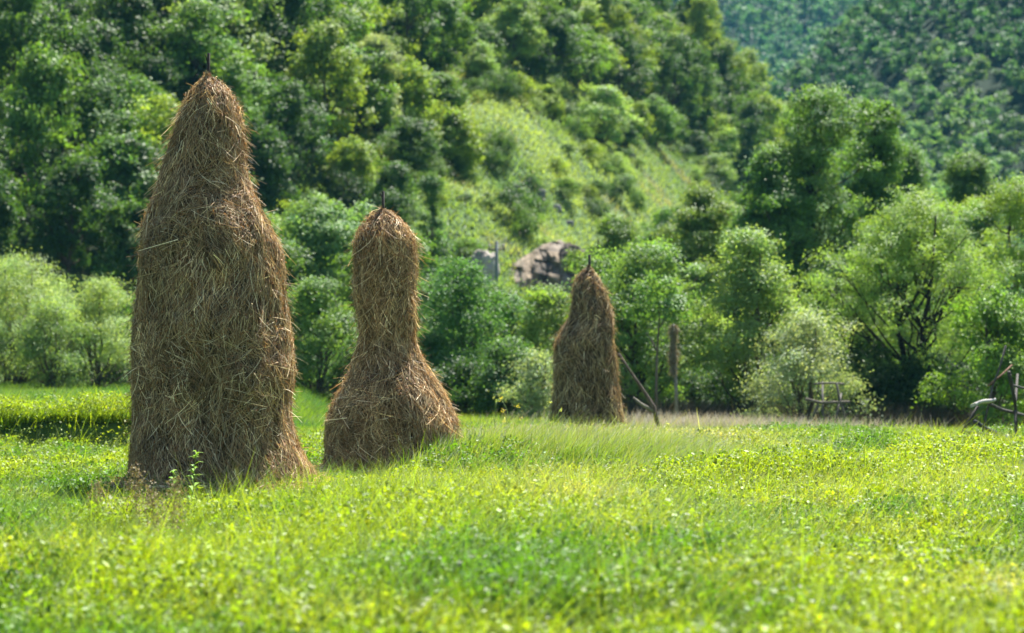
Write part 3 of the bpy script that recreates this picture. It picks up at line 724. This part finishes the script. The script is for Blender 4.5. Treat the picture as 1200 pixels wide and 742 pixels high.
k = (x > -1.5 + .35 * np.maximum(28 - y, 0)) & (x < 4.2) & (np.abs(y - 29.5) < 4.5) & ((x - STK[1][0]) ** 2 + (y - 28.2) ** 2 > .75); x, y = x[k], y[k]
tussocks(x, y, 75, .11, (.22 + .25 * hump(x - .15, y)) * rng.uniform(.55, 1.4, len(x)), np.array([.72, .85, 1.2]), (.13, .17, .05))
y = rng.uniform(24, 43, 1100); x = rng.uniform(-.06, .23, 1100) * y; k = patch(x, y, .5, 61) > .42; x, y = x[k], y[k]
tussocks(x, y, 40, .10, rng.uniform(.22, .42, len(x)), np.array([.8, .9, 1.3]), (.17, .19, .07))
y = rng.uniform(12.5, 23, 900); x = rng.uniform(-.235, .235, 900) * y; k = (patch(x, y, .7, 90) > .5) | (x < -.13 * y); x, y = x[k], y[k]
tussocks(x, y, 36, .10, rng.uniform(.22, .38, len(x)), np.array([.85, .95, 1.1]), (.15, .2, .04), wd=(.005, .011))
n = 4000; x = rng.normal(.8, 1.4, n); y = rng.normal(30.5, 1.5, n); k = (x > -1.0); x, y = x[k], y[k]; n = len(x)    # pale flowering heads
z = ground_z(x, y) + (.16 + .24 * hump(x - .15, y)) * rng.uniform(.8, 1.35, n)
leaves(mb, np.stack([x, y, z], -1), rng.normal(0, 1, (n, 3)) * [1, 1, .3], rng.uniform(.03, .08, n), rng.uniform(.005, .010, n), vary((.40, .38, .27), n, rng, .5), rng, np.array([.6, 0, 1.]) + rng.normal(0, .35, (n, 3)), 1)
n = 9000; y = rng.uniform(17, 40, n); x = rng.uniform(-.05, .23, n) * y; k = patch(x, y, .6, 33) > .45; x, y = x[k], y[k]
blades(mb, x, y, rng.uniform(.3, .6, len(x)), rng.uniform(.004, .008, len(x)), gcol(x, y, len(x)) * [.9, .9, 1.5], .3, 4, (.25, .25, .13))
n = 15000; x = rng.normal(2.6, 1.1, n); y = rng.normal(37.5, 1.4, n)     # bleached dry grass
blades(mb, x, y, rng.uniform(.2, .5, n), rng.uniform(.006, .012, n), vary((.34, .30, .22), n, rng), .4, 3, (.48, .43, .36), mi=1)
n = 9000; x = rng.normal(4.5, 1.8, n); y = rng.uniform(47, 58, n)
blades(mb, x, y, rng.uniform(.25, .6, n), rng.uniform(.01, .02, n), vary((.20, .19, .12), n, rng), .3, 3, (.42, .38, .31), mi=1)
for (a, b, r), m in zip(STK, (1800, 1800, 900)):
    th = rng.uniform(0, 6.28, m); rr = r * rng.uniform(.93, 1.2, m); x, y = a + rr * np.cos(th), b + rr * np.sin(th)
    blades(mb, x, y, rng.uniform(.15, .46, m), rng.uniform(.006, .014, m), gcol(x, y, m), .4, 4)
o = link('tall_grass', mb.mesh('tall_grass', [M_GRASS, M_HAY])); tag(o, 'tall seeding grass on the low rise between the haystacks', kind='stuff')
# grass on the open hillside
n = 150000; y = rng.uniform(98, 185, n); x = rng.uniform(-.13, .13, n) * y
k = near_hill(x, y) > .6; x, y = x[k], y[k]
c = c_hill(x, y, y) * rng.uniform(.6, 1.5, (len(x), 1)) * [1.2, 1.08, 1.5]
mb = MB(); blades(mb, x, y, rng.uniform(.12, .4, len(x)), rng.uniform(.05, .12, len(x)), c, .5, 2)
for n, lo, hi, ls, cs in ((150000, -.24, .13, .16, [(.04, .085, .025), (.06, .11, .03), (.03, .065, .022)]), (90000, -.1, .13, .09, [(.11, .15, .06), (.08, .13, .04), (.14, .14, .08)])):
    y = 92 + 125 * rng.rand(n) ** 1.2; x = rng.uniform(lo, hi, n) * y; g = vn(x * .8, y * .8) * .6 + vn(x * 2.1, y * 2.1) * .4
    px_, py_ = proj(x, y, ground_z(x, y)); edge = np.interp(px_, [0, 280, 345, 420, 480, 560, 650, 740, 800, 850, 900], [330, 300, 215, 165, 110, 92, 108, 140, 180, 210, 240])
    k = (near_hill(x, y) > .5) & ((py_ < edge) & (g > .3) if ls > .1 else (g > .53)); x, y, g = x[k], y[k], g[k]; n = len(x)
    hgt = (g - .28) * (3.2 if ls > .1 else 1.6)
    leaves(mb, np.stack([x, y, ground_z(x, y) + hgt * rng.uniform(.1, 1, n)], -1), rng.normal(0, .7, (n, 3)) + [0, 0, .8], ls * rng.uniform(.7, 1.4, n), ls * .6, np.array(cs)[np.floor(vn(x * .5, y * .5) * 2.99).astype(int)] * rng.uniform(.7, 1.3, (n, 1)), rng)
o = link('hillside_grass', mb.mesh('hillside_grass', M_GRASS)); tag(o, 'rough pale grass on the open slope', kind='stuff')
# dry undergrowth at the foot of the right tree line
n = 26000; x = rng.uniform(2.5, 13.5, n); y = rng.normal(58.6, .7, n)
mb = MB(); blades(mb, x, y, rng.uniform(.3, 1.0, n), rng.uniform(.01, .02, n), vary((.06, .06, .045), n, rng, .5), .25, 3)
o = link('undergrowth', mb.mesh('undergrowth', M_HAY)); tag(o, 'greyish dry undergrowth along the foot of the right tree line', kind='stuff')

# ------------------------------------------------------------------ single weeds
def ground_hit(px, py):
    yy = np.linspace(11, 60, 3000); xx = (px - CX) / F * yy
    i = int(np.argmax(ground_z(xx, yy) > CAM_H + (HY - py) / F * yy - 0)) if False else None
    d = CAM_H * F / (py - HY); return (px - CX) / F * d, d
def weed_leafy(px, py, H, seed, label, col=(.10, .19, .015), n=15, ll=.11, d=None, name='leafy_weed'):
    rng = np.random.RandomState(seed); x, y = ground_hit(px, py)
    if d: x, y = (px - CX) / F * d, d
    o = link(name, None, None, (x, y, gz(x, y))); tag(o, label, 'weed')
    sb = MB(); path = wob((0, 0, -.03), (.04 * rng.normal(), 0, H), 7, .006, rng); tube(sb, path, np.linspace(.006, .002, 7), (.08, .14, .03), 6)
    link('stem', sb.mesh('stem', M_GRASS), o)
    lb = MB(); k = rng.randint(1, 7, n); a = np.arange(n) * 2.4
    D = np.stack([np.cos(a), np.sin(a), .9 * np.ones(n)], -1)
    side = np.stack([-np.sin(a), np.cos(a), 0 * a], -1)
    tt = rng.uniform(.1, 1, n); P = np.stack([np.interp(tt * 6, np.arange(7), path[:, i]) for i in range(3)], -1)
    for q in range(2): # leaf as two halves widening then narrowing
        pass
    L = ll * rng.uniform(.6, 1.2, n) * (1.25 - .6 * tt); D = D + rng.normal(0, .25, (n, 3))
    mid = P + nrm(D) * (L * .45)[:, None]; tip = mid + nrm(D * [1, 1, .1]) * (L * .55)[:, None] + [0, 0, -.015]
    w = (L * .17)[:, None]
    v = np.stack([P, mid + side * w, tip, mid - side * w], 1); lb.add(v, np.arange(n * 4).reshape(n, 4), np.repeat(vary(col, n, rng), 4, 0))
    link('leaves', lb.mesh('leaves', M_GRASS), o); return o, path
weed_leafy(222, 577, .62, 1, 'broad-leaved green weed standing against the foot of the tallest haystack', n=44, ll=.14, d=22.2)
weed_leafy(205, 585, .46, 2, 'smaller bright weed left of the broad-leaved one before the tallest haystack', n=30, ll=.12, d=22.1)
weed_leafy(305, 578, .38, 3, 'low bright weed before the right part of the tallest haystack', n=12, ll=.10, d=23.2)
def dock(px, py, H, seed, label, lean=(0, 0), col=(.20, .165, .085), head=.6, d=None):
    rng = np.random.RandomState(seed); x, y = ground_hit(px, py)
    if d: x, y = (px - CX) / F * d, d
    o = link('dock_weed', None, None, (x, y, gz(x, y))); tag(o, label, 'weed', 'seeding dock weeds in the meadow')
    t = np.linspace(0, 1, 12)[:, None]; path = np.array([[0, 0, 0.]]) + t * [0, 0, H] + t ** 2 * np.array([[lean[0], 0, lean[1]]])
    sb = MB(); tube(sb, path, np.linspace(.005, .002, 12), (.16, .16, .07), 6)
    H = H; hb = MB(); n = 620; tt = 1 - head * rng.rand(n) ** .8
    P = np.stack([np.interp(tt, t[:, 0], path[:, i]) for i in range(3)], -1)
    arms = rng.randint(0, 5, n); a = arms * 1.26
    r = .12 * (1.15 - tt) / head * rng.rand(n)
    P = P + np.stack([np.cos(a) * r, np.sin(a) * r, r * .8], -1) + rng.normal(0, .02, (n, 3))
    leaves(hb, P, rng.normal(0, 1, (n, 3)), .017, .013, vary(col, n, rng, .35), rng)
    for q in range(5):
        st = path[4 + q]; aa = q * 1.26
        tube(sb, [st, st + np.array([math.cos(aa) * .05, math.sin(aa) * .05, .07])], [.002, .001], (.16, .15, .08), 4)
    link('stem', sb.mesh('stem', M_GRASS), o); sh = link('seeds', hb.mesh('seeds', M_HAY), o); sh['kind'] = 'stuff'; return o
dock(160, 610, .70, 11, 'brownish dock plant left of the foot of the tallest haystack', d=18.6)
dock(200, 650, .68, 12, 'brown seeding dock in front of the tallest haystack, right-hand of the pair', (.05, 0), d=17.2)
dock(183, 650, .60, 13, 'brown seeding dock in front of the tallest haystack, left-hand of the pair', (-.04, 0), d=17.4)
dock(118, 605, .52, 14, 'small dock left of the tallest haystack in short clover', (-.02, 0), d=19.5)
dock(183, 660, .52, 15, 'pale arching seed spike bent over to the left in the foreground', (-.22, -.26), (.42, .30, .18), .7, d=15.2)
def umbel(px, base, H, seed, label, d, col=(.34, .34, .05)):
    rng = np.random.RandomState(seed); x = (px - CX) / F * d
    o = link('flowering_weed', None, None, (x, d, gz(x, d))); tag(o, label, 'weed', 'flowering weeds on the grassy rise')
    sb = MB(); hb = MB(); path = wob((0, 0, 0), (.03, 0, H), 6, .008, rng); tube(sb, path, np.linspace(.005, .003, 6), (.1, .16, .04), 5)
    for q in range(5):
        st = path[2 + q % 4]; e = st + [rng.normal(0, .06), rng.normal(0, .04), rng.uniform(.08, .16)]
        tube(sb, [st, (st + e) / 2 + [.01, 0, -.01], e], [.003, .002, .002], (.1, .16, .04), 4)
        hb = MB(); n = 22; leaves(hb, e + rng.normal(0, .014, (n, 3)), rng.normal(0, 1, (n, 3)), .015, .012, vary(col, n, rng), rng); link('flower_head', hb.mesh('flower_head', M_GRASS), o)
    link('stem', sb.mesh('stem', M_GRASS), o)
umbel(578, 0, .82, 1, 'tall thin weed with budding heads left of the farthest haystack', 31.0, (.2, .27, .08))
umbel(592, 0, .68, 2, 'yellow-flowered weed beside the tall budding weed', 30.8, (.34, .32, .05))
umbel(601, 0, .60, 3, 'shorter yellow-flowered weed nearest the farthest haystack', 31.0, (.34, .32, .05))
umbel(643, 0, .72, 4, 'drooping pale weed in front of the farthest haystack', 30.6, (.25, .3, .12))
umbel(782, 0, .44, 5, 'pale bright weed spray at the foot of the leaning dead branch', 31, (.35, .4, .12))

# ------------------------------------------------------------------ wooden things
def poly(mb, pxs, d, r0, r1, col, rng, dy=0.0, n=8):
    P = np.array([at(a, b, d) for a, b in pxs]); P[:, 1] += np.linspace(0, dy, len(P))
    tube(mb, P, np.linspace(r0, r1, len(P)), col, n)
rng = np.random.RandomState(77)
def thing_at(name, px, d, label, cat, group=None):
    x = (px - CX) / F * d; o = link(name, None, None, (x, d, gz(x, d))); tag(o, label, cat, group); return o
def part(o, name, mb, m, smooth=True, label=None):
    me = mb.mesh(name, m, smooth); c = link(name, me, o)
    me.transform(__import__('mathutils').Matrix.Translation(-o.location)); 
    if label: c['label'] = label
    return c
o = thing_at('dead_branch', 770, 46, 'forked dead branch leaning beside the farthest haystack', 'branch')
mb = MB(); poly(mb, [(725, 414), (735, 430), (748, 449), (758, 464), (766, 477), (771, 500)], 46, .018, .045, (.13, .10, .085), rng); part(o, 'branch', mb, M_BARK)
mb = MB(); poly(mb, [(742, 466), (752, 474), (766, 482)], 46, .02, .035, (.22, .20, .17), rng); part(o, 'twig', mb, M_BARK)
o = thing_at('hay_drying_pole', 791, 55, 'thin pole wrapped in old brown hay right of the leaning dead branch', 'pole')
mb = MB(); poly(mb, [(793, 496), (792, 450), (790, 410), (789, 380)], 55, .045, .03, (.2, .19, .17), rng); part(o, 'post', mb, M_WOOD)
mb = MB(); n = 2600; zt = rng.rand(n); P = at(789, 380, 55) + np.stack([rng.normal(0, .018 + .035 * np.sin(zt * 6 + 1) ** 2, n), rng.normal(0, .03, n), -zt * 1.1], -1)
ribbons(mb, P, rng.normal(0, .35, (n, 3)) + [0, 0, -1], rng.uniform(.06, .16, n), .012, rng.normal(0, .03, (n, 3)), vary((.20, .18, .12), n, rng), rng); part(o, 'hay_wisp', mb, M_HAY, False)
o = thing_at('slender_tree', 769, 57, 'slender bare-stemmed sapling behind the leaning dead branch', 'sapling')
mb = MB(); poly(mb, [(769, 492), (769, 450), (770, 410), (773, 370), (771, 352)], 57, .04, .01, (.14, .12, .10), rng)
poly(mb, [(770, 412), (763, 398), (757, 390)], 57, .025, .012, (.16, .14, .12), rng); poly(mb, [(772, 385), (780, 372), (783, 350)], 57, .02, .01, (.14, .12, .1), rng); part(o, 'trunk', mb, M_BARK)
P, N, _ = lobe_cloud(rng, np.array([[.0, 0, 0, .55], [-.3, 0, -.5, .35], [.35, .1, -.35, .4]]), 2600, 50, .22); P = P + at(772, 345, 57)
mb = MB(); leaves(mb, P, N, .09, .05, vary((.07, .14, .04), len(P), rng), rng); part(o, 'crown', mb, M_LEAF, False)

# broken hay rack on the right
D = 42.0
o = thing_at('broken_hay_rack', 1160, D, 'collapsed wooden hay rack of dark poles at the right edge of the field', 'rack')
GRY = (.09, .085, .08)
for pxs, r, c, dy, lb in [
    ([(1124, 513), (1135, 494), (1146, 476)], .05, (.06, .055, .05), 0, None),
    ([(1149, 517), (1155, 490), (1163, 455), (1172, 432), (1180, 405)], .035, GRY, .1, None),
    ([(1132, 506), (1160, 510), (1180, 513), (1214, 516)], .042, (.12, .11, .10), .5, None),
    ([(1142, 494), (1160, 503), (1184, 512)], .06, (.07, .075, .085), .7, None),
    ([(1160, 474), (1180, 481), (1215, 489)], .05, (.09, .085, .08), .9, None),
    ([(1182, 436), (1196, 470), (1206, 515)], .055, (.06, .055, .05), 1.0, None),
    ([(1184, 440), (1192, 452), (1218, 458)], .04, (.09, .085, .08), .8, None),
    ([(1158, 452), (1174, 441), (1190, 428)], .03, (.16, .09, .06), .3, None),
    ([(1190, 512), (1199, 478), (1212, 440)], .045, (.07, .065, .06), 1.4, None)]:
    mb = MB(); poly(mb, pxs, D, r * .62, r * .5, c, rng, dy); part(o, 'rail', mb, M_WOOD)
def board(px0, py0, px1, py1, d, w, t, col, dd=.25):
    a, b = at(px0, py0, d), at(px1, py1, d + dd); u = nrm(b - a); s = nrm(np.cross(u, [0, 0.35, 1])) ; h = np.cross(s, u)
    m = 7; T = np.linspace(0, 1, m)[:, None]; ctr = a + (b - a) * T; ctr[:, 2] += .02 * np.sin(T[:, 0] * 5)
    ring = [ctr + s * w / 2 + h * t / 2, ctr - s * w / 2 + h * t / 2, ctr - s * w / 2 - h * t / 2, ctr + s * w / 2 - h * t / 2]
    V = np.stack(ring, 0); mb = MB(); mb.add(V, grid_faces(4, m, True), col)
    e = np.stack([V[:, 0], V[:, -1]]); mb.add(e, [[0, 1, 2, 3], [4, 7, 6, 5]], col); return mb
part(o, 'plank', board(1140, 475, 1164, 468, D - .3, .15, .05, (.5, .48, .46)), M_WOOD, False, 'bleached white plank across the poles')
mb = MB(); poly(mb, [(1176, 514), (1182, 512)], D - .1, .06, .06, (.6, .6, .58), rng); part(o, 'rail', mb, M_WOOD)

# weathered rack in front of the silvery bush
D = 53.0
o = thing_at('wooden_rack', 968, D, 'weathered wooden rack with two crossbars in front of the silvery bushy tree', 'rack')
for pxs, r, c, dy, nm in [([(946, 503), (954, 485), (960, 470)], .04, (.16, .15, .14), 0, 'leg'), ([(994, 503), (988, 482), (984, 470), (980, 448)], .04, (.16, .15, .14), 0, 'leg'),
    ([(965, 500), (966, 472), (968, 448)], .035, (.17, .16, .15), .6, 'leg'), ([(978, 500), (985, 476), (990, 462)], .035, (.15, .14, .13), .6, 'leg'),
    ([(944, 468), (962, 472), (996, 471)], .05, (.2, .18, .14), 0, 'crossbar'), ([(954, 450), (972, 449), (991, 450)], .035, (.22, .2, .17), .3, 'crossbar')]:
    mb = MB(); poly(mb, pxs, D, r * .75, r * .6, tuple(.7 * q for q in c), rng, dy); part(o, nm, mb, M_WOOD)

# ------------------------------------------------------------------ air between here and the far hills
hz = bpy.data.meshes.new('haze')
x0, x1, y0_, y1_, z0_, z1_ = -760, 760, -60, 1020, -6, 300
vs = [(a, b, c) for a in (x0, x1) for b in (y0_, y1_) for c in (z0_, z1_)]
hz.from_pydata(vs, [], [(0, 1, 3, 2), (4, 6, 7, 5), (0, 4, 5, 1), (2, 3, 7, 6), (0, 2, 6, 4), (1, 5, 7, 3)])
mh = bpy.data.materials.new('haze'); mh.use_nodes = True; nn = mh.node_tree.nodes; nn.remove(nn['Principled BSDF'])
pv = nn.new('ShaderNodeVolumePrincipled'); pv.inputs['Density'].default_value = .00012; pv.inputs['Color'].default_value = (.2, .66, 1, 1); pv.inputs['Anisotropy'].default_value = 0
mh.node_tree.links.new(pv.outputs[0], nn['Material Output'].inputs['Volume']); hz.materials.append(mh)
o = link('haze', hz); tag(o, 'thin bluish air over the valley', kind='stuff')
